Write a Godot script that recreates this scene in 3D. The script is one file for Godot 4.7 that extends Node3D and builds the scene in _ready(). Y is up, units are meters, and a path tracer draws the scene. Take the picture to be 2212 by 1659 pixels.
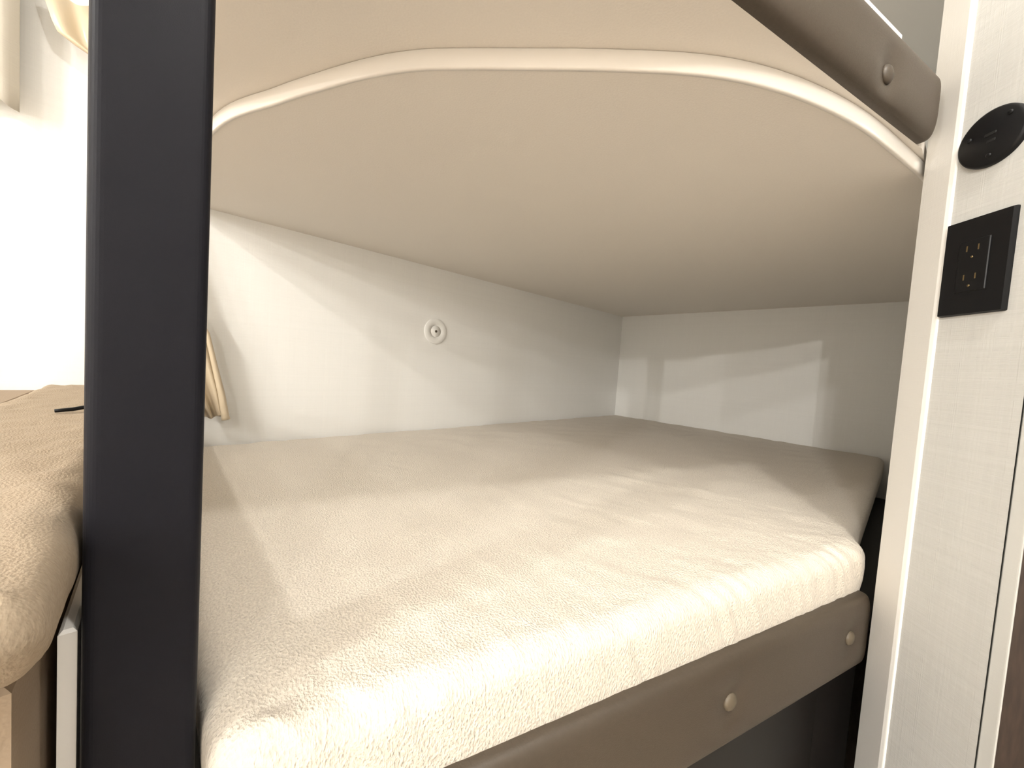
extends Node3D
# A bunk alcove in a caravan, seen from the aisle through an ultra-wide lens.
# Coordinates below are written with the eye at (0, 0, 0); FL lifts all of it so that the floor lies at y = 0.
const FL := 0.95
const YC := 0.342      # underside of the upper bunk
const YM := -0.258     # top of the lower mattress
const ZB := -1.2455    # back wall
const XE := 2.061      # end wall
const CEIL := 1.11     # ceiling
const LAMPS := [0.50, 0.64, 0.58, 1.5, 0.65, 3.4, 1.0]   # energies of the ceiling lamps
const RS := 0.30       # slope of the rails in plan
var names := {}
var M := {}
var rng := RandomNumberGenerator.new()

# ---------------------------------------------------------------- helpers
func numbered(n: String) -> String:
	if not names.has(n):
		names[n] = 0
		return n
	names[n] += 1
	return "%s_%03d" % [n, names[n]]

func thing(called: String, label: String, category: String, at: Vector3, group := "") -> Node3D:
	var o := Node3D.new()
	o.name = numbered(called)
	add_child(o)
	o.position = at + Vector3(0, FL, 0)
	o.set_meta("label", label)
	o.set_meta("category", category)
	if group != "": o.set_meta("group", group)
	return o

func struct(called: String, at: Vector3, label := "", category := "") -> Node3D:
	var o := Node3D.new()
	o.name = called
	add_child(o)
	o.position = at + Vector3(0, FL, 0)
	o.set_meta("kind", "structure")
	if label != "": o.set_meta("label", label)
	if category != "": o.set_meta("category", category)
	return o

# commit a SurfaceTool written in eye coordinates as one mesh under parent (root is the top-level thing)
func part(called: String, st: SurfaceTool, mat: Material, parent: Node3D, label := "") -> MeshInstance3D:
	var top := Vector3.ZERO
	var p: Node = parent
	while p != self and p != null:
		top += (p as Node3D).position
		p = p.get_parent()
	st.generate_normals()
	var mesh := st.commit()
	var o := MeshInstance3D.new()
	o.mesh = mesh
	o.material_override = mat
	o.name = called
	o.cast_shadow = GeometryInstance3D.SHADOW_CASTING_SETTING_ON
	parent.add_child(o, true)
	o.position = Vector3(0, FL, 0) - top
	if label != "": o.set_meta("label", label)
	return o

func begin(smooth := false) -> SurfaceTool:
	var st := SurfaceTool.new()
	st.begin(Mesh.PRIMITIVE_TRIANGLES)
	st.set_smooth_group(0 if smooth else 0xFFFFFFFF)
	return st

func tri(st: SurfaceTool, a: Vector3, b: Vector3, c: Vector3, n: Vector3) -> void:
	if (a - c).cross(a - b).dot(n) < 0.0:
		var t := b
		b = c
		c = t
	st.add_vertex(a); st.add_vertex(b); st.add_vertex(c)

func quad(st: SurfaceTool, a: Vector3, b: Vector3, c: Vector3, d: Vector3, n: Vector3) -> void:
	tri(st, a, b, c, n); tri(st, a, c, d, n)

func area2(p: PackedVector2Array) -> float:
	var s := 0.0
	for i in p.size():
		var q := p[(i + 1) % p.size()]
		s += p[i].x * q.y - q.x * p[i].y
	return s * 0.5

func ccw(p: PackedVector2Array) -> PackedVector2Array:
	var q := p.duplicate()
	if area2(q) < 0: q.reverse()
	return q

func inset(p: PackedVector2Array, d: float) -> PackedVector2Array:
	var r := PackedVector2Array()
	var n := p.size()
	for i in n:
		var e0 := (p[i] - p[(i + n - 1) % n]).normalized()
		var e1 := (p[(i + 1) % n] - p[i]).normalized()
		var n0 := Vector2(-e0.y, e0.x)
		var n1 := Vector2(-e1.y, e1.x)
		var m := (n0 + n1)
		var k := maxf(0.35, 1.0 + n0.dot(n1))
		r.append(p[i] + m * (d / k))
	return r

func rounded(p0: PackedVector2Array, rad: float, seg := 4) -> PackedVector2Array:
	var p := ccw(p0)
	var r := PackedVector2Array()
	var n := p.size()
	for i in n:
		var a := p[(i + n - 1) % n]
		var b := p[i]
		var c := p[(i + 1) % n]
		var u := (a - b).normalized()
		var v := (c - b).normalized()
		var half := acos(clampf(u.dot(v), -1.0, 1.0)) * 0.5
		if half > 1.5:
			r.append(b)
			continue
		var l := minf(rad / tan(half), minf((a - b).length(), (c - b).length()) * 0.49)
		var p1 := b + u * l
		var p2 := b + v * l
		for k in seg + 1:
			var t := float(k) / seg
			r.append(p1 * (1 - t) * (1 - t) + b * 2 * t * (1 - t) + p2 * t * t)
	return r

# polygon in plan (x, z), extruded from y0 to y1 with bevelled rims
func slab(st: SurfaceTool, poly: PackedVector2Array, y0: float, y1: float, bev := 0.0) -> void:
	var p := ccw(poly)
	var rings := []
	if bev > 0.0:
		var q := inset(p, bev)
		rings = [[q, y0], [p, y0 + bev], [p, y1 - bev], [q, y1]]
	else:
		rings = [[p, y0], [p, y1]]
	var n := p.size()
	for k in rings.size() - 1:
		var A: PackedVector2Array = rings[k][0]
		var B: PackedVector2Array = rings[k + 1][0]
		var ya: float = rings[k][1]
		var yb: float = rings[k + 1][1]
		for i in n:
			var j := (i + 1) % n
			var e := (p[j] - p[i]).normalized()
			var out := Vector3(e.y, 0, -e.x)
			if k == 0 and bev > 0: out += Vector3(0, -1, 0)
			if k == rings.size() - 2 and bev > 0: out += Vector3(0, 1, 0)
			quad(st, Vector3(A[i].x, ya, A[i].y), Vector3(A[j].x, ya, A[j].y), Vector3(B[j].x, yb, B[j].y), Vector3(B[i].x, yb, B[i].y), out)
	var low: PackedVector2Array = rings[0][0]
	var high: PackedVector2Array = rings[rings.size() - 1][0]
	var ix := Geometry2D.triangulate_polygon(high)
	for t in range(0, ix.size(), 3):
		tri(st, Vector3(high[ix[t]].x, y1, high[ix[t]].y), Vector3(high[ix[t + 1]].x, y1, high[ix[t + 1]].y), Vector3(high[ix[t + 2]].x, y1, high[ix[t + 2]].y), Vector3.UP)
		tri(st, Vector3(low[ix[t]].x, y0, low[ix[t]].y), Vector3(low[ix[t + 1]].x, y0, low[ix[t + 1]].y), Vector3(low[ix[t + 2]].x, y0, low[ix[t + 2]].y), Vector3.DOWN)

func rect(x0: float, z0: float, x1: float, z1: float) -> PackedVector2Array:
	return PackedVector2Array([Vector2(x0, z0), Vector2(x1, z0), Vector2(x1, z1), Vector2(x0, z1)])

func box(x0: float, y0: float, z0: float, x1: float, y1: float, z1: float, bev := 0.0) -> SurfaceTool:
	var st := begin()
	slab(st, rect(x0, z0, x1, z1), y0, y1, bev)
	return st

# polygon (a, b) in the frame (o, ua, ub), extruded along un from d0 to d1 with bevel at the d1 rim
func plate(st: SurfaceTool, o: Vector3, ua: Vector3, ub: Vector3, un: Vector3, poly: PackedVector2Array, d0: float, d1: float, bev := 0.0, insetw := -1.0) -> void:
	var p := ccw(poly)
	var w := bev if insetw < 0 else insetw
	var q := inset(p, w) if bev > 0 else p
	var n := p.size()
	var rings := [[p, d0], [p, d1 - bev], [q, d1]]
	for k in 2:
		if k == 1 and bev <= 0: continue
		for i in n:
			var j := (i + 1) % n
			var e := (p[j] - p[i]).normalized()
			var out := ua * e.y - ub * e.x
			if k == 1: out += un
			var A: PackedVector2Array = rings[k][0]
			var B: PackedVector2Array = rings[k + 1][0]
			var da: float = rings[k][1]
			var db: float = rings[k + 1][1]
			quad(st, o + ua * A[i].x + ub * A[i].y + un * da, o + ua * A[j].x + ub * A[j].y + un * da, o + ua * B[j].x + ub * B[j].y + un * db, o + ua * B[i].x + ub * B[i].y + un * db, out)
	var ix := Geometry2D.triangulate_polygon(q)
	for t in range(0, ix.size(), 3):
		for s in 2:
			var src: PackedVector2Array = q if s == 0 else p
			var dd := d1 if s == 0 else d0
			tri(st, o + ua * src[ix[t]].x + ub * src[ix[t]].y + un * dd, o + ua * src[ix[t + 1]].x + ub * src[ix[t + 1]].y + un * dd, o + ua * src[ix[t + 2]].x + ub * src[ix[t + 2]].y + un * dd, un if s == 0 else -un)

# profile [(radius, height)] turned round the axis un at o
func lathe(st: SurfaceTool, o: Vector3, ua: Vector3, ub: Vector3, un: Vector3, prof: Array, seg := 32) -> void:
	for k in prof.size() - 1:
		var a: Vector2 = prof[k]
		var b: Vector2 = prof[k + 1]
		var nn := Vector2(b.y - a.y, -(b.x - a.x))
		for i in seg:
			var t0 := TAU * i / seg
			var t1 := TAU * (i + 1) / seg
			var r0 := ua * cos(t0) + ub * sin(t0)
			var r1 := ua * cos(t1) + ub * sin(t1)
			var out := (r0 + r1) * 0.5 * nn.x + un * nn.y
			var A := o + r0 * a.x + un * a.y
			var B := o + r1 * a.x + un * a.y
			var C := o + r1 * b.x + un * b.y
			var D := o + r0 * b.x + un * b.y
			if a.x < 1e-6: tri(st, A, C, D, out)
			elif b.x < 1e-6: tri(st, A, B, C, out)
			else: quad(st, A, B, C, D, out)

# grid of points g[u][v]; flip turns the faces over
func grid(st: SurfaceTool, g: Array, closed_u := false, closed_v := false, flip := false) -> void:
	var nu := g.size()
	var nv: int = g[0].size()
	for i in (nu if closed_u else nu - 1):
		var a: PackedVector3Array = g[i]
		var b: PackedVector3Array = g[(i + 1) % nu]
		for j in (nv if closed_v else nv - 1):
			var k := (j + 1) % nv
			if flip:
				st.add_vertex(a[j]); st.add_vertex(b[k]); st.add_vertex(b[j])
				st.add_vertex(a[j]); st.add_vertex(a[k]); st.add_vertex(b[k])
			else:
				st.add_vertex(a[j]); st.add_vertex(b[j]); st.add_vertex(b[k])
				st.add_vertex(a[j]); st.add_vertex(b[k]); st.add_vertex(a[k])

func tube(st: SurfaceTool, pts: Array, r0: float, r1: float, seg := 12) -> void:
	var g := []
	for i in pts.size():
		var a: Vector3 = pts[maxi(i - 1, 0)]
		var b: Vector3 = pts[mini(i + 1, pts.size() - 1)]
		var d := (b - a).normalized()
		var s := d.cross(Vector3(0.3, 0.2, 1)).normalized()
		var t := d.cross(s)
		var r := lerpf(r0, r1, float(i) / (pts.size() - 1))
		var row := PackedVector3Array()
		for k in seg:
			row.append(pts[i] + (s * cos(TAU * k / seg) + t * sin(TAU * k / seg)) * r)
		g.append(row)
	for e in [0, pts.size() - 1]:
		var rw := PackedVector3Array()
		for k in seg: rw.append(pts[e])
		if e == 0: g.insert(0, rw)
		else: g.append(rw)
	grid(st, g, false, true, true)

func catmull(p: Array, n: int) -> PackedVector2Array:
	var r := PackedVector2Array()
	for i in p.size() - 1:
		var a: Vector2 = p[maxi(i - 1, 0)]
		var b: Vector2 = p[i]
		var c: Vector2 = p[i + 1]
		var d: Vector2 = p[mini(i + 2, p.size() - 1)]
		for k in n:
			r.append(b.cubic_interpolate(c, a, d, float(k) / n))
	r.append(p[p.size() - 1])
	return r

# ---------------------------------------------------------------- materials
func noise_img(sd: int, freq: float, w: int, h: int, octaves := 3) -> Image:
	var n := FastNoiseLite.new()
	n.seed = sd
	n.frequency = freq
	n.fractal_octaves = octaves
	n.noise_type = FastNoiseLite.TYPE_SIMPLEX_SMOOTH
	return n.get_seamless_image(w, h)

func tint(img: Image, lo: Color, hi: Color) -> ImageTexture:
	var o := Image.create(img.get_width(), img.get_height(), false, Image.FORMAT_RGB8)
	for y in img.get_height():
		for x in img.get_width():
			o.set_pixel(x, y, lo.lerp(hi, img.get_pixel(x, y).r))
	return ImageTexture.create_from_image(o)

func bump(img: Image, k: float) -> ImageTexture:
	var b := img.duplicate() as Image
	b.convert(Image.FORMAT_RGBA8)
	b.bump_map_to_normal_map(k)
	return ImageTexture.create_from_image(b)

func weave_img(w: int) -> Image:
	var img := Image.create(w, w, false, Image.FORMAT_RGB8)
	var warp := PackedFloat32Array()
	var weft := PackedFloat32Array()
	for i in w:
		warp.append(rng.randf()); weft.append(rng.randf())
	var nz := noise_img(7, 0.02, w, w, 2)
	for y in w:
		for x in w:
			var a := warp[x - x % 3]
			var b := weft[y - y % 3]
			var m := nz.get_pixel(x, y).r
			var m2 := nz.get_pixel(y, (x * 2) % w).r
			var v := clampf(0.5 + (a - 0.5) * m * 0.9 + (b - 0.5) * m2 * 1.1, 0, 1)
			img.set_pixel(x, y, Color(v, v, v))
	return img

func mat(c: Color, rough: float, tex: Texture2D = null, nrm: Texture2D = null, scale := Vector3.ONE, nk := 1.0) -> StandardMaterial3D:
	var m := StandardMaterial3D.new()
	m.albedo_color = c
	m.roughness = rough
	if tex != null: m.albedo_texture = tex
	if nrm != null:
		m.normal_enabled = true
		m.normal_texture = nrm
		m.normal_scale = nk
	if tex != null or nrm != null:
		m.uv1_triplanar = true
		m.uv1_world_triplanar = true
		m.uv1_scale = scale
	return m

func make_materials() -> void:
	var fine := noise_img(11, 0.09, 512, 512, 3)
	var mid := noise_img(23, 0.03, 512, 512, 4)
	var weave := weave_img(512)
	var fleece := noise_img(31, 0.06, 1024, 512, 3)
	fleece.resize(1024, 1024)
	var nfine := bump(fine, 3.0)
	var nweave := bump(weave, 2.0)
	var nfleece := bump(fleece, 9.0)
	M.wall = mat(Color(1, 1, 1), 0.62, tint(weave, Color(0.945, 0.94, 0.925), Color(0.96, 0.955, 0.94)), nweave, Vector3.ONE * 5.0, 0.12)
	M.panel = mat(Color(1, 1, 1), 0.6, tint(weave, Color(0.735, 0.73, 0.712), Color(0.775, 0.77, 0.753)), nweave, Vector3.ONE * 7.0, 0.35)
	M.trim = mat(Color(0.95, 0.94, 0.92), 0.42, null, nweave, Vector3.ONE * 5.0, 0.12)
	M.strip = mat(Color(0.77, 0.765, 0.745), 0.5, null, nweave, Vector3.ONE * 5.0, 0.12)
	M.walnut = mat(Color(1, 1, 1), 0.5, tint(mid, Color(0.21, 0.165, 0.135), Color(0.29, 0.23, 0.19)), null, Vector3(7, 0.8, 7))
	M.white = mat(Color(0.955, 0.95, 0.935), 0.5)
	M.band = mat(Color(0.955, 0.935, 0.905), 0.45)
	M.board = mat(Color(1, 1, 1), 0.55, tint(fine, Color(0.905, 0.88, 0.845), Color(0.92, 0.895, 0.86)), nfine, Vector3.ONE * 6.0, 0.12)
	M.vinyl = mat(Color(1, 1, 1), 0.5, tint(mid, Color(0.255, 0.22, 0.178), Color(0.28, 0.243, 0.2)), nfine, Vector3.ONE * 10.0, 0.22)
	M.button = mat(Color(0.36, 0.32, 0.26), 0.45)
	M.fleece = mat(Color(1, 1, 1), 0.95, tint(fleece, Color(0.79, 0.752, 0.70), Color(0.945, 0.908, 0.85)), nfleece, Vector3(5, 5, 8), 1.0)
	M.fleece.rim_enabled = true
	M.fleece.rim = 0.25
	M.suede = mat(Color(1, 1, 1), 0.9, tint(fleece, Color(0.60, 0.535, 0.455), Color(0.70, 0.635, 0.55)), nfleece, Vector3(7, 7, 11), 0.5)
	M.black = mat(Color(0.10, 0.10, 0.12), 0.5, null, nfine, Vector3.ONE * 20.0, 0.1)
	M.black.metallic_specular = 0.25
	M.plastic = mat(Color(0.04, 0.04, 0.047), 0.42)
	M.plastic.metallic_specular = 0.35
	M.dark = mat(Color(0.02, 0.02, 0.02), 0.6)
	M.steel = mat(Color(0.7, 0.68, 0.64), 0.25)
	M.steel.metallic = 0.9
	M.brass = mat(Color(0.50, 0.43, 0.30), 0.35)
	M.brass.metallic = 0.8
	M.satin = mat(Color(0.80, 0.735, 0.63), 0.33, null, nfine, Vector3.ONE * 14.0, 0.1)
	M.curtain = mat(Color(0.80, 0.775, 0.725), 0.8, null, nweave, Vector3.ONE * 3.0, 0.3)
	M.floor = mat(Color(1, 1, 1), 0.55, tint(mid, Color(0.70, 0.64, 0.57), Color(0.78, 0.72, 0.65)), null, Vector3(1.2, 1, 6))
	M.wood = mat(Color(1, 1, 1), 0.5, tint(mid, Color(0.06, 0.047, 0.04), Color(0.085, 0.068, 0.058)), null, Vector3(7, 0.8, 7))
	M.tan = mat(Color(0.60, 0.525, 0.44), 0.7, null, nfine, Vector3.ONE * 6.0, 0.2)
	M.glow = mat(Color(0.95, 0.93, 0.88), 0.4)
	M.glow.emission_enabled = true
	M.glow.emission = Color(1.0, 0.95, 0.87)
	M.glow.emission_energy_multiplier = 2.0

# ---------------------------------------------------------------- scene
func _ready() -> void:
	rng.seed = 20
	# camera: level but for 2.8 degrees of dip and 3.9 of roll, looking into the corner of the bunk
	var cam := Camera3D.new()
	cam.name = "camera"
	add_child(cam)
	cam.transform = Transform3D(Basis(Vector3(0.72859, 0.06729, 0.68163), Vector3(-0.01556, 0.99653, -0.08174), Vector3(-0.68477, 0.04895, 0.72711)).orthonormalized(), Vector3(0, FL, 0))
	cam.fov = 91.087
	cam.near = 0.02
	cam.current = true
	var we := WorldEnvironment.new()
	we.name = "environment"
	var env := Environment.new()
	env.background_mode = Environment.BG_COLOR
	env.background_color = Color(0, 0, 0)
	env.tonemap_mode = Environment.TONE_MAPPER_LINEAR
	env.tonemap_exposure = 1.27
	env.sdfgi_enabled = true
	env.ssao_enabled = true
	env.ssil_enabled = true
	we.environment = env
	add_child(we)
	make_materials()

	# the four ceiling lamps of the aisle, found from the shadows they throw
	ceiling_lamp(Vector3(0.21, CEIL, 0.36), LAMPS[0], "round white ceiling lamp above the aisle in front of the bunks")
	ceiling_lamp(Vector3(-1.15, CEIL, -0.34), LAMPS[1], "round white ceiling lamp above the brown counter")
	ceiling_lamp(Vector3(-1.75, CEIL, 0.42), LAMPS[2], "round white ceiling lamp halfway down the aisle")
	ceiling_lamp(Vector3(-3.05, CEIL, 0.75), LAMPS[3], "round white ceiling lamp at the far end of the aisle")
	ceiling_lamp(Vector3(-1.35, CEIL, 1.75), LAMPS[4], "round white ceiling lamp over the room opposite the bunks")
	ceiling_lamp(Vector3(-5.2, CEIL, 1.3), LAMPS[5], "round white ceiling lamp at the far left end of the room")
	ceiling_lamp(Vector3(-3.2, CEIL, 2.1), LAMPS[6], "round white ceiling lamp in the far corner of the room")

	build_shell()
	build_column()
	build_upper_bunk()
	build_lower_bunk()
	build_mattress()
	build_post()
	build_left()
	build_fittings()

func ceiling_lamp(at: Vector3, energy: float, label: String) -> void:
	var t := thing("ceiling_lamp", label, "lamp", at, "ceiling lamps of the aisle")
	var ux := Vector3.RIGHT
	var uz := Vector3.BACK
	var st := begin(true)
	lathe(st, at, ux, uz, Vector3.DOWN, [Vector2(0.075, 0), Vector2(0.074, 0.008), Vector2(0.066, 0.012), Vector2(0.056, 0.010), Vector2(0.055, 0.0)], 40)
	part("rim", st, M.white, t)
	st = begin(true)
	lathe(st, at, ux, uz, Vector3.DOWN, [Vector2(0.055, 0.004), Vector2(0.05, 0.009), Vector2(0.03, 0.012), Vector2(0, 0.013)], 40)
	part("lens", st, M.glow, t)
	var l := OmniLight3D.new()
	l.name = "lamp_light"
	t.add_child(l)
	l.position = Vector3(0, -0.05, 0)
	l.light_color = Color(1.0, 0.992, 0.975)
	l.light_energy = energy
	l.light_size = 0.03
	l.omni_range = 12.0
	l.omni_attenuation = 2.0
	l.shadow_enabled = true

func build_shell() -> void:
	var o := struct("floor", Vector3(-1, -FL, 0), "dark brown vinyl floor under the bunk")
	part("floor_board", box(-6.7, -FL - 0.05, -1.35, 2.9, -FL, 2.75), M.floor, o)
	o = struct("ceiling", Vector3(-1, CEIL, 0))
	part("ceiling_panel", box(-6.7, CEIL, -1.35, 2.9, CEIL + 0.05, 2.75), M.white, o)
	o = struct("wall_back", Vector3(-1, -FL, ZB), "off-white linen-textured long wall behind the bunk")
	part("wall_panel", box(-6.6, -FL, ZB - 0.08, XE + 0.08, CEIL, ZB), M.wall, o)
	o = struct("wall_right", Vector3(XE, -FL, -0.6), "off-white end wall of the bunk")
	part("wall_panel", box(XE, -FL, ZB, XE + 0.08, CEIL, 0.06), M.wall, o)
	o = struct("wall_front", Vector3(1.5, -FL, 0.02), "narrow off-white wall closing the bunk behind the pillar")
	part("wall_panel", box(0.93, -FL, 0.0, XE, CEIL, 0.05), M.wall, o)
	o = struct("wall_near", Vector3(-1, -FL, 2.6))
	part("wall_panel", box(-6.6, -FL, 2.6, 2.8, CEIL, 2.68), M.wall, o)
	o = struct("wall_left", Vector3(-6.6, -FL, 0))
	part("wall_panel", box(-6.68, -FL, ZB - 0.08, -6.6, CEIL, 2.68), M.wall, o)
	o = struct("wall_end", Vector3(2.8, -FL, 0.7))
	part("wall_panel", box(2.7, -FL, 0.05, 2.78, CEIL, 2.6), M.wall, o)
	# brown wardrobe at the end of the aisle, a sliver of it shows right of the pillar
	var t := thing("wardrobe", "dark brown wooden wardrobe seen at the right edge beyond the white pillar", "wardrobe", Vector3(1.8, -FL, 0.5))
	part("carcass", box(1.27, -FL, 0.055, 2.69, CEIL - 0.02, 1.3, 0.004), M.walnut, t)
	for k in 2:
		var d := part("door", box(1.25, -FL + 0.02, 0.065 + 0.615 * k, 1.269, CEIL - 0.06, 0.675 + 0.615 * k, 0.003), M.walnut, t)
		var st := begin(true)
		var z := 0.64 + 0.1 * k
		tube(st, [Vector3(1.25, 0.05, z), Vector3(1.225, 0.05, z), Vector3(1.225, -0.08, z), Vector3(1.25, -0.08, z)], 0.005, 0.005)
		part("handle", st, M.steel, d)

	# tall white cupboard behind the camera, facing the bunks
	t = thing("tall_cupboard", "tall white cupboard standing across the aisle from the bunks", "cupboard", Vector3(0.35, -FL, 1.25))
	part("carcass", box(-0.28, -FL, 0.98, 0.95, CEIL - 0.02, 1.5, 0.004), M.white, t)
	for k in 2:
		var d := part("door", box(-0.275 + 0.613 * k, -FL + 0.06, 0.96, 0.333 + 0.613 * k, CEIL - 0.05, 0.979, 0.003), M.white, t)
		var st := begin(true)
		var x := 0.28 + 0.11 * k
		tube(st, [Vector3(x, 0.05, 0.96), Vector3(x, 0.05, 0.935), Vector3(x, -0.08, 0.935), Vector3(x, -0.08, 0.96)], 0.005, 0.005)
		part("handle", st, M.steel, d)

func build_column() -> void:
	# pillar: corner trim from S0 to S1, linen panel from S1 to S2, set-back edge strip to S3
	var S0 := Vector2(0.850, -0.0162)
	var S1 := Vector2(0.800, 0.010)
	var S2 := Vector2(0.728, 0.0864)
	var o := struct("wall_partition", Vector3(0.84, -FL, 0.06), "white linen-textured pillar with black sockets at the right")
	var st := begin()
	var dir := (S2 - S1).normalized()
	var nin := Vector2(0.728, 0.686)   # into the pillar
	var b1 := S1 + nin * 0.003
	slab(st, PackedVector2Array([S1 + dir * 0.006 + nin * 0.002, S2 + nin * 0.002, S2 + Vector2(0.06, 0.0065), Vector2(0.93, 0.045), Vector2(0.90, 0.0), b1 + Vector2(0.02, 0.0)]), -FL, CEIL, 0.0)
	part("linen_panel", st, M.panel, o)
	st = begin(true)
	# trim with a rounded nose at S1
	var pr := PackedVector2Array([S0, S1, S1 + dir * 0.0075, S1 + dir * 0.0075 + nin * 0.006, S0 + Vector2(0.02, 0.012)])
	var rp := rounded(pr, 0.0035, 5)
	st = begin()
	slab(st, rp, -FL, CEIL)
	part("corner_trim", st, M.trim, o, "smooth white corner moulding")
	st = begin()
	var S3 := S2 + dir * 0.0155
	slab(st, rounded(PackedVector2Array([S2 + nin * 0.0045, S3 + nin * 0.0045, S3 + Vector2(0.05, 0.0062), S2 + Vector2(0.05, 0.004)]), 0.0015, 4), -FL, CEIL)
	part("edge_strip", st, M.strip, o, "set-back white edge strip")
	# black round device and black socket plate on the linen panel
	var ua := Vector3(dir.x, 0, dir.y)         # towards the camera
	var ub := Vector3.UP
	var un := Vector3(-nin.x, 0, -nin.y)
	var base := Vector3(S1.x, 0, S1.y) + Vector3(nin.x, 0, nin.y) * 0.002
	var c := base + ua * 0.0455 + ub * 0.330
	var t := thing("round_socket", "round black wall disc with three screws above the black outlet", "wall fitting", c)
	st = begin(true)
	lathe(st, c, ua, ub, un, [Vector2(0.0355, 0.0), Vector2(0.0355, 0.004), Vector2(0.0345, 0.0062), Vector2(0.0325, 0.0072), Vector2(0.0, 0.0075)], 64)
	part("disc", st, M.plastic, t)
	for a in [Vector2(0.019, 0.019), Vector2(-0.0215, 0.0075), Vector2(0.002, -0.0235)]:
		st = begin(true)
		var sc: Vector3 = c + ua * a.x + ub * a.y + un * 0.0073
		lathe(st, sc, ua, ub, un, [Vector2(0.0028, 0), Vector2(0.0026, 0.0012), Vector2(0.0015, 0.0017), Vector2(0, 0.0018)], 16)
		part("screw", st, M.plastic, t)
	for k in 2:
		st = begin()
		plate(st, c + ua * 0.002 + ub * (0.0035 - 0.009 * k), ua, ub, un, rounded(rect(-0.007 + 0.003 * k, -0.0018, 0.005, 0.0018), 0.001, 3), 0.0068, 0.0079, 0.0003)
		part("slot", st, M.dark, t)
	var pc := base + ua * 0.0445 + ub * 0.1695
	t = thing("outlet", "black rectangular wall outlet with two sockets on the white pillar", "outlet", pc)
	st = begin()
	plate(st, pc, ua, ub, un, rounded(rect(-0.0355, -0.063, 0.0355, 0.063), 0.0015, 2), 0.0, 0.0065, 0.0045, 0.0012)
	part("cover_plate", st, M.plastic, t)
	st = begin()
	plate(st, pc, ua, ub, un, rounded(rect(-0.0165, -0.0335, 0.0165, 0.0335), 0.0015, 3), 0.0, 0.0080, 0.0008)
	var rec := part("receptacle", st, M.plastic, t)
	for k in 2:
		var cy := 0.0185 - 0.037 * k
		for s in [-1, 1]:
			st = begin()
			plate(st, pc + ua * (0.0062 * s - 0.001) + ub * (cy + 0.004), ua, ub, un, rect(-0.0007, -0.0036, 0.0007, 0.0036), 0.007, 0.0082)
			part("contact_slot", st, M.brass, rec)
		st = begin(true)
		lathe(st, pc - ua * 0.001 + ub * (cy - 0.0075) + un * 0.007, ua, ub, un, [Vector2(0.0015, 0), Vector2(0.0015, 0.0012), Vector2(0, 0.0012)], 12)
		part("ground_hole", st, M.brass, rec)

# padded rail along z = -0.279 + 0.3 x, from x0 to x1; sub-parts: buttons
func rail_point(x: float, n: float, y: float) -> Vector3:
	var d := Vector3(1, 0, RS).normalized()
	var nn := Vector3(-RS, 0, 1).normalized()
	return Vector3(0, y, -0.2789) + d * (x * sqrt(1 + RS * RS)) + nn * n

func rail(parent: Node3D, x0: float, x1: float, y0: float, y1: float, btn: Array, by: float, low := 0.40, shift := 0.0) -> void:
	var st := begin(true)
	var g := []
	var nx := 220
	var nc := 48
	var h := (y1 - y0) * 0.5
	var ym := (y0 + y1) * 0.5
	var th := 0.017
	var L := (x1 - x0)
	for i in nx + 1:
		var f := float(i) / nx
		# denser points near the ends
		var x := x0 + L * (0.5 - 0.5 * cos(PI * f))
		var e := minf(x - x0, x1 - x)
		var sh := 0.0
		if e < 0.012: sh = 0.012 * (1.0 - sqrt(maxf(0.0, 1.0 - pow(1.0 - e / 0.012, 2.0))))
		var row := PackedVector3Array()
		for j in nc:
			var a := TAU * j / nc
			var ca := cos(a)
			var sa := sin(a)
			var pn := signf(ca) * pow(absf(ca), 0.55) * maxf(th - sh, 0.002)
			var py := signf(sa) * pow(absf(sa), 0.40 if sa > 0 else low) * maxf(h - sh, 0.004)
			if ca > 0:
				for b in btn:
					var dd := Vector2(x - b, (ym + py) - by).length()
					pn -= 0.006 * exp(-dd * dd / (2 * 0.016 * 0.016))
					# soft pucker running from the button along the rail
					pn -= 0.0012 * exp(-pow((ym + py - by - 0.012) / 0.012, 2.0)) * exp(-absf(x - b) / 0.06)
			row.append(rail_point(x, pn - th + 0.004 + shift, ym + py))
		g.append(row)
	grid(st, g, false, true)
	var r := part("padded_rail", st, M.vinyl, parent, "brown vinyl padded rail")
	var ua := Vector3(1, 0, RS).normalized()
	var un := Vector3(-RS, 0, 1).normalized()
	for b in btn:
		var bs := begin(true)
		lathe(bs, rail_point(b, -0.0035 + shift, by), ua, Vector3.UP, un, [Vector2(0.0095, 0.0), Vector2(0.0115, 0.002), Vector2(0.0108, 0.0045), Vector2(0.0085, 0.0065), Vector2(0.0045, 0.0078), Vector2(0, 0.0082)], 28)
		part("button", bs, M.button if shift == 0.0 else M.vinyl, r)

func band_curve() -> PackedVector2Array:
	var k := [Vector2(0.030, ZB), Vector2(0.038, -1.0), Vector2(0.064, -0.772), Vector2(0.115, -0.637), Vector2(0.151, -0.554), Vector2(0.184, -0.486), Vector2(0.217, -0.433), Vector2(0.252, -0.391), Vector2(0.290, -0.349), Vector2(0.361, -0.272), Vector2(0.435, -0.199), Vector2(0.498, -0.152), Vector2(0.578, -0.110), Vector2(0.681, -0.071), Vector2(0.834, -0.030), Vector2(0.91, -0.012)]
	return catmull(k, 8)

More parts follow.
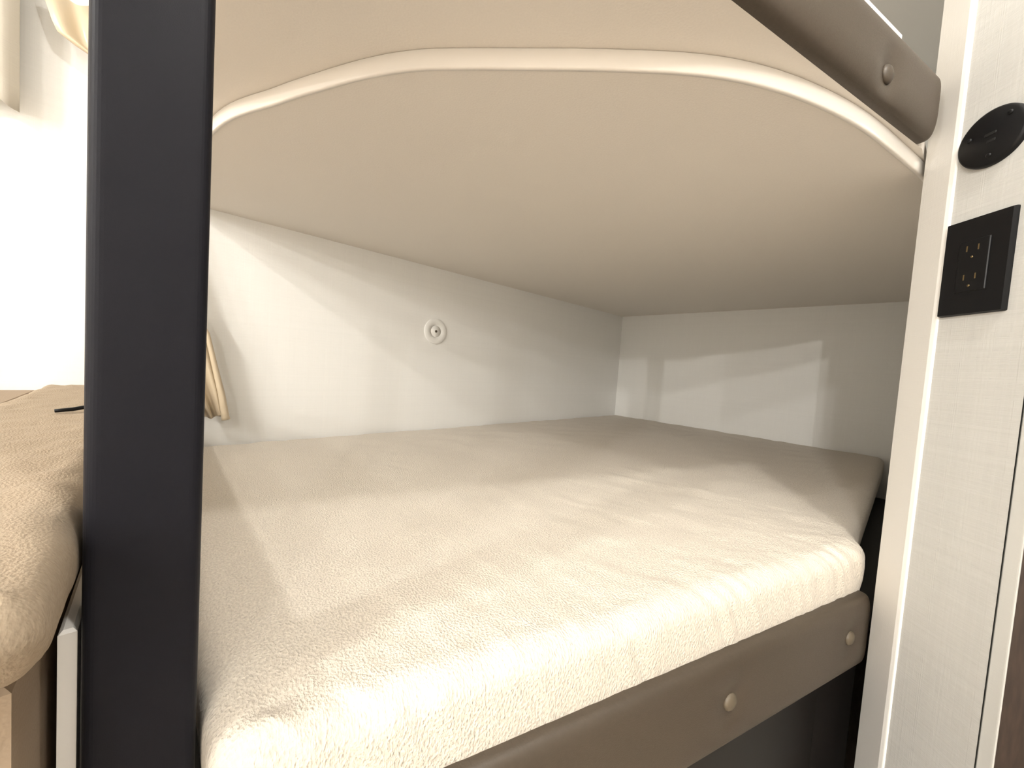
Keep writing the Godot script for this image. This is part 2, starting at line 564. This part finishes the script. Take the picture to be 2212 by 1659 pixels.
func build_upper_bunk() -> void:
	var t := thing("bunk_base", "upper bunk of beige panels with a curved cream edge and padded brown rail", "bunk", Vector3(1.0, YC, -0.7))
	var bc := band_curve()
	var st := begin()
	var poly := bc.duplicate()
	poly.append(Vector2(XE, -0.012)); poly.append(Vector2(XE, ZB))
	slab(st, poly, YC, YC + 0.0205)
	part("lower_panel", st, M.board, t)
	st = begin()
	slab(st, PackedVector2Array([Vector2(0.026, -0.2600), Vector2(0.825, -0.0203), Vector2(0.91, -0.0149), Vector2(XE, -0.0149), Vector2(XE, ZB), Vector2(0.026, ZB)]), YC + 0.021, YC + 0.042)
	part("upper_panel", st, M.board, t)
	# cream band on the curved edge
	st = begin(true)
	var g := []
	for i in bc.size():
		var a := bc[maxi(i - 1, 0)]
		var b := bc[mini(i + 1, bc.size() - 1)]
		var d := (b - a).normalized()
		var n := Vector2(-d.y, d.x)       # left of travel = towards the front/left?
		if n.dot(Vector2(-1, 1)) < 0: n = -n
		var row := PackedVector3Array()
		for q in [[-0.002, -0.0012], [0.0018, -0.0010], [0.0030, 0.0006], [0.0030, 0.0200], [0.0024, 0.0206], [-0.002, 0.0208]]:
			row.append(Vector3(bc[i].x + n.x * q[0], YC + q[1], bc[i].y + n.y * q[0]))
		g.append(row)
	grid(st, g, false, true)
	part("edge_band", st, M.band, t, "cream edge band")
	rail(t, 0.026, 0.818, 0.363, 0.452, [0.095, 0.381, 0.667], 0.395, 0.75, 0.026)
	st = begin()
	var bb := PackedVector2Array()
	for q in [[0.03, -0.0095], [0.772, -0.0095], [0.772, -0.0055], [0.03, -0.0055]]:
		var bp := rail_point(q[0], q[1], 0)
		bb.append(Vector2(bp.x, bp.z))
	slab(st, bb, 0.385, 0.5135, 0.0012)
	part("backing_board", st, M.band, t, "white edge of the board behind the rail")
	# the mattress up there shows as a thin pale strip above the rail
	var m := thing("mattress", "pale mattress of the upper bunk, a thin strip above the brown rail", "mattress", Vector3(1.0, YC + 0.042, -0.7))
	st = begin()
	slab(st, rounded(PackedVector2Array([Vector2(0.03, -0.315), Vector2(0.80, -0.083), Vector2(0.96, -0.06), Vector2(XE - 0.01, -0.06), Vector2(XE - 0.01, ZB + 0.01), Vector2(0.03, ZB + 0.01)]), 0.05, 6), YC + 0.043, 0.520, 0.012)
	part("sheet", st, M.fleece, m)

func build_lower_bunk() -> void:
	var t := thing("bunk_base", "lower bunk with a padded brown vinyl rail under the mattress", "bunk", Vector3(1.0, -FL, -0.7))
	var st := begin()
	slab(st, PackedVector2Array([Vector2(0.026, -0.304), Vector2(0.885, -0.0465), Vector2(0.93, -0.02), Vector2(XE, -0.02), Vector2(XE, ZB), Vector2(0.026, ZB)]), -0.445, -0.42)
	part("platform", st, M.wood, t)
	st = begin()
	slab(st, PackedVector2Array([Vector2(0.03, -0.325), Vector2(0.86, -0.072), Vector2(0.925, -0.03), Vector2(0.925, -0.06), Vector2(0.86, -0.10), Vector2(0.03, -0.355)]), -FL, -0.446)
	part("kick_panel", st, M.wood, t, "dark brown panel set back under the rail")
	rail(t, 0.026, 0.866, -0.456, -0.336, [0.234, 0.521, 0.808], -0.396)

# distance from p to the segment a-b
func seg_dist(p: Vector2, a: Vector2, b: Vector2) -> Vector2:
	var ab := b - a
	var t := clampf((p - a).dot(ab) / ab.length_squared(), 0, 1)
	return Vector2((p - a - ab * t).length(), t)

func build_mattress() -> void:
	var t := thing("mattress", "thick lower bunk mattress in a fuzzy cream fleece cover", "mattress", Vector3(1.0, -0.42, -0.7))
	var out := PackedVector2Array([Vector2(0.027, ZB + 0.004), Vector2(XE - 0.004, ZB + 0.004), Vector2(XE - 0.004, -0.052), Vector2(0.94, -0.048), Vector2(0.868, -0.030), Vector2(0.027, -0.282)])
	var base := rounded(out, 0.035, 8)
	# resample the outline evenly, finer along the front
	var pts := PackedVector2Array()
	var n := base.size()
	for i in n:
		var a := base[i]
		var b := base[(i + 1) % n]
		var mid := (a + b) * 0.5
		var step := 0.006 if (mid.y > -0.36 and mid.x < 1.1) else 0.03
		var k := maxi(1, int(ceil((b - a).length() / step)))
		for j in k: pts.append(a.lerp(b, float(j) / k))
	n = pts.size()
	var nor := PackedVector2Array()
	for i in n:
		var d := (pts[(i + 1) % n] - pts[(i + n - 1) % n]).normalized()
		nor.append(Vector2(-d.y, d.x))      # inwards (outline is counter-clockwise)
	var nz := FastNoiseLite.new()
	nz.seed = 5
	nz.frequency = 1.0
	nz.fractal_octaves = 3
	# folds: [from, to, width, height]; seen as soft ridges and valleys of the cover
	var folds := [
		[Vector2(0.02, -0.287), Vector2(0.10, -0.243), 0.010, -0.004],
		[Vector2(0.023, -0.302), Vector2(0.09, -0.268), 0.009, 0.005],
		[Vector2(0.045, -0.325), Vector2(0.11, -0.275), 0.012, -0.003],
		[Vector2(0.09, -0.29), Vector2(0.157, -0.212), 0.009, -0.006],
		[Vector2(0.10, -0.262), Vector2(0.15, -0.205), 0.007, 0.0045],
		[Vector2(0.152, -0.27), Vector2(0.172, -0.205), 0.008, -0.005],
		[Vector2(0.168, -0.27), Vector2(0.195, -0.205), 0.009, 0.004],
		[Vector2(0.205, -0.225), Vector2(0.238, -0.182), 0.008, -0.004],
		[Vector2(0.245, -0.205), Vector2(0.292, -0.165), 0.008, -0.0035]]
	var g := []
	# side profile then rings inwards
	var prof := []
	var R := 0.026
	prof.append([0.022, -0.418])
	prof.append([0.014, -0.405])
	for k in 9: prof.append([0.014 * (1.0 - (k + 1) / 10.0) - 0.004 * sin(PI * (k + 1) / 10.0), lerpf(-0.395, YM - R, (k + 1) / 10.0)])
	for k in 9:
		var a := PI * 0.5 * k / 8.0
		prof.append([R - R * cos(a), YM - R + R * sin(a)])
	for pf in prof:
		var row := PackedVector3Array()
		for i in n:
			row.append(Vector3(pts[i].x + nor[i].x * pf[0], pf[1], pts[i].y + nor[i].y * pf[0]))
		g.append(row)
	# inner rings: blend from the offset outline to a spine
	var inner := PackedVector2Array()
	for i in n: inner.append(pts[i] + nor[i] * R)
	var steps := PackedFloat32Array()
	var s := 0.0
	while s < 1.0:
		s += 0.010 + s * 0.06
		steps.append(minf(s, 1.0))
	for f in steps:
		var row := PackedVector3Array()
		for i in n:
			var c := Vector2(clampf(inner[i].x, 0.45, 1.6), -0.66)
			var q := inner[i].lerp(c, f)
			row.append(Vector3(q.x, YM, q.y))
		g.append(row)
	for r in g.size():
		var calm := 1.0
		if r >= prof.size(): calm = 1.0 - smoothstep(0.7, 1.0, steps[r - prof.size()])
		var row: PackedVector3Array = g[r]
		for i in n:
			var p := row[i]
			var q := Vector2(p.x, p.z)
			var front := clampf((p.z - (-0.279 + RS * p.x) + 0.16) / 0.16, 0, 1)  # 1 at the front edge
			if p.x > 0.95: front = 0.0
			var amt := smoothstep(-0.40, YM, p.y) * calm
			var dy := 0.0035 * nz.get_noise_2d(p.x * 9.0, p.z * 9.0) * amt
			dy += 0.0022 * nz.get_noise_2d(p.x * 30.0 + p.z * 14.0, p.z * 30.0 - p.x * 8.0 + 7.0) * amt * (0.35 + front)
			for fo in folds:
				var sd := seg_dist(q, fo[0], fo[1])
				if sd.x < fo[2] * 3.0:
					dy += fo[3] * exp(-sd.x * sd.x / (fo[2] * fo[2])) * pow(sin(PI * clampf(sd.y, 0.0, 1.0)), 2.0) * amt
			# slanting puckers down the front side
			var side := smoothstep(-0.355, -0.30, p.y) * front
			var u := p.x + p.y * 0.55
			var pk := nz.get_noise_2d(u * 34.0, 3.0 + p.x * 4.0) * (0.4 + 0.6 * nz.get_noise_2d(p.x * 6.0, 55.0))
			var off := side * pk * 0.010
			# gathered seam at the right corner
			var cd := Vector2(p.x - 0.93, p.z + 0.03).length()
			if cd < 0.06: off += 0.003 * sin(p.y * 260.0) * (1.0 - cd / 0.06) * smoothstep(YM + 0.002, YM - 0.02, p.y)
			row[i] = Vector3(p.x - nor[i].x * off, p.y + dy, p.z - nor[i].y * off)
		g[r] = row
	var st := begin(true)
	grid(st, g, false, true, true)
	part("fleece_cover", st, M.fleece, t)

func build_post() -> void:
	var t := thing("support_post", "thick black square metal post in the left foreground", "post", Vector3(-0.004, -FL, -0.352))
	var st := begin()
	slab(st, rounded(rect(-0.0315, -0.380, 0.0238, -0.325), 0.0075, 8), -FL, CEIL - 0.002)
	part("tube", st, M.black, t)

func build_left() -> void:
	# cushion on a boxed-in ledge left of the post
	var t := thing("ledge_box", "beige boxed ledge under the tan cushion left of the post", "cabinet", Vector3(-0.11, -FL, -0.75))
	part("body", box(-0.172, -FL, ZB + 0.003, -0.0475, -0.165, -0.275, 0.003), M.tan, t)
	part("end_panel", box(-0.0415, -FL, ZB, -0.0335, -0.178, -0.337, 0.002), M.band, t, "cream end panel")
	t = thing("cushion", "tan suede cushion with rounded nose left of the black post", "cushion", Vector3(-0.105, -0.165, -0.72))
	var st := begin(true)
	var g := []
	var nz := FastNoiseLite.new()
	nz.seed = 9
	nz.frequency = 1.0
	var prof := []
	for k in 25:
		var a := -PI * 0.5 + PI * k / 24.0
		# rounded edge: overhang of the nose
		prof.append([0.030 - 0.030 * pow(maxf(cos(a), 0.0), 0.7), -0.1325 + 0.0285 * signf(sin(a)) * pow(absf(sin(a)), 0.8)])
	var base := rounded(rect(-0.178, ZB + 0.002, -0.033, -0.235), 0.02, 8)
	var pts := PackedVector2Array()
	for i in base.size():
		var a := base[i]
		var b := base[(i + 1) % base.size()]
		var k := maxi(1, int(ceil((b - a).length() / 0.012)))
		for j in k: pts.append(a.lerp(b, float(j) / k))
	var n := pts.size()
	for pf in prof:
		var row := PackedVector3Array()
		for i in n:
			var d := (pts[(i + 1) % n] - pts[(i + n - 1) % n]).normalized()
			var p: Vector2 = pts[i] + Vector2(-d.y, d.x) * float(pf[0])
			var y: float = pf[1]
			if pf[1] < -0.13 and p.y > -0.28: p.y -= (-0.13 - y) * 0.8
			row.append(Vector3(p.x, y + 0.004 * nz.get_noise_2d(p.x * 30, p.y * 22), p.y))
		g.append(row)
	var last: PackedVector3Array = g[g.size() - 1]
	for f in [0.15, 0.35, 0.6, 0.85, 1.0]:
		var row := PackedVector3Array()
		for i in n:
			var c := Vector2(-0.102, clampf(last[i].z, -1.15, -0.28))
			var q := Vector2(last[i].x, last[i].z).lerp(c, f)
			row.append(Vector3(q.x, -0.104 + 0.003 * nz.get_noise_2d(q.x * 30, q.y * 22), q.y))
		g.append(row)
	grid(st, g, false, true, true)
	part("suede_cover", st, M.suede, t)
	# cord lying on the cushion
	t = thing("power_cord", "short black cord lying on the tan cushion", "cord", Vector3(-0.09, -0.104, -0.775))
	st = begin(true)
	tube(st, [Vector3(-0.099, -0.1005, -0.772), Vector3(-0.092, -0.1, -0.774), Vector3(-0.084, -0.0995, -0.777), Vector3(-0.072, -0.097, -0.780), Vector3(-0.05, -0.099, -0.79), Vector3(-0.035, -0.12, -0.80)], 0.0024, 0.003)
	part("cable", st, M.plastic, t)
	# brown counter further left
	t = thing("counter", "brown counter edge against the white wall at far left", "counter", Vector3(-0.9, -FL, -0.9))
	part("worktop", box(-1.7, -0.145, ZB + 0.003, -0.182, -0.117, -0.62, 0.004), M.tan, t)
	part("carcass", box(-1.68, -FL, ZB + 0.003, -0.19, -0.145, -0.66), M.white, t)
	# tied-back curtain behind the post: its lower right corner and its upper left swag show
	t = thing("tied_curtain", "satin cream curtain tied back, its hem peeking out behind the black post", "curtain", Vector3(0.0, -0.18, -1.19))
	var ys := [0.66, 0.605, 0.588, 0.575, 0.562, 0.5, 0.3, 0.1, 0.027, -0.06, -0.12, -0.178]
	var xl := [-0.175, -0.160, -0.153, -0.130, -0.095, -0.065, -0.055, -0.02, -0.005, 0.02, 0.045, 0.07]
	var xr := [-0.02, -0.02, -0.02, -0.02, -0.02, -0.02, -0.01, 0.05, 0.086, 0.104, 0.117, 0.126]
	g = []
	for sgn in [0, 1]:
		for i in ys.size():
			var ii: int = i if sgn == 0 else ys.size() - 1 - i
			var row := PackedVector3Array()
			for j in 41:
				var f := j / 40.0
				var x: float = lerpf(xl[ii], xr[ii], f)
				var z: float = -1.19 + 0.008 * sin(f * 17.0) + 0.006 * sin(f * 7.0 + ys[ii] * 5.0) - (0.003 if sgn == 1 else 0.0)
				row.append(Vector3(x, ys[ii] + (0.004 * sin(f * 9.0) if i > 8 else 0.0), z))
			g.append(row)
	st = begin(true)
	grid(st, g, true, false, true)
	part("drape", st, M.satin, t)
	st = begin(true)
	var hp := []
	for i in range(5, ys.size()): hp.append(Vector3(xr[i], ys[i], -1.186))
	hp.append(Vector3(0.1275, -0.186, -1.186))
	tube(st, hp, 0.002, 0.0095, 16)
	part("hem", st, M.satin, t, "rolled shiny hem")
	# pale curtain hanging at the top left
	t = thing("window_curtain", "pale grey pleated curtain hanging at the top left corner", "curtain", Vector3(-0.5, 0.42, -1.17))
	g = []
	for sgn in [0, 1]:
		for v in 14:
			var vv: int = v if sgn == 0 else 13 - v
			var f := vv / 13.0
			var row := PackedVector3Array()
			for j in 121:
				var u := j / 120.0
				var x := lerpf(-0.199, -0.75, u)
				var ph := u * 40.0
				var bot := 0.415 + 0.03 * (0.5 - 0.5 * cos(ph * 0.9)) * smoothstep(0.0, 0.05, u)
				var y := lerpf(1.05, bot, f)
				var z := -1.195 + 0.016 * sin(ph) * (0.5 + 0.5 * f) - (0.003 if sgn == 1 else 0.0)
				row.append(Vector3(x, y, z))
			g.append(row)
	st = begin(true)
	grid(st, g, true, false)
	part("pleated_fabric", st, M.curtain, t)
	st = begin(true)
	tube(st, [Vector3(-0.15, 1.06, -1.195), Vector3(-0.8, 1.06, -1.195)], 0.008, 0.008)
	part("rod", st, M.steel, t)
	for x in [-0.16, -0.79]:
		part("bracket", box(x - 0.008, 1.045, ZB, x + 0.008, 1.075, -1.195, 0.002), M.steel, t)

func build_fittings() -> void:
	# round white cap on the back wall
	var c := Vector3(0.758, 0.1085, ZB)
	var t := thing("wall_cap", "round white plastic cap with a small hole on the back wall", "wall fitting", c)
	var st := begin(true)
	lathe(st, c, Vector3.RIGHT, Vector3.UP, Vector3.BACK, [Vector2(0.0475, 0), Vector2(0.0470, 0.004), Vector2(0.0455, 0.0055), Vector2(0.0225, 0.0060), Vector2(0.0220, 0.0048), Vector2(0.0212, 0.0048), Vector2(0.0207, 0.0062), Vector2(0.0, 0.0064)], 56)
	part("cap", st, M.white, t)
	st = begin(true)
	lathe(st, c + Vector3(0, 0, 0.0062), Vector3.RIGHT, Vector3.UP, Vector3.BACK, [Vector2(0.005, 0), Vector2(0.0048, 0.001), Vector2(0, 0.0011)], 16)
	part("screw", st, M.button, t)
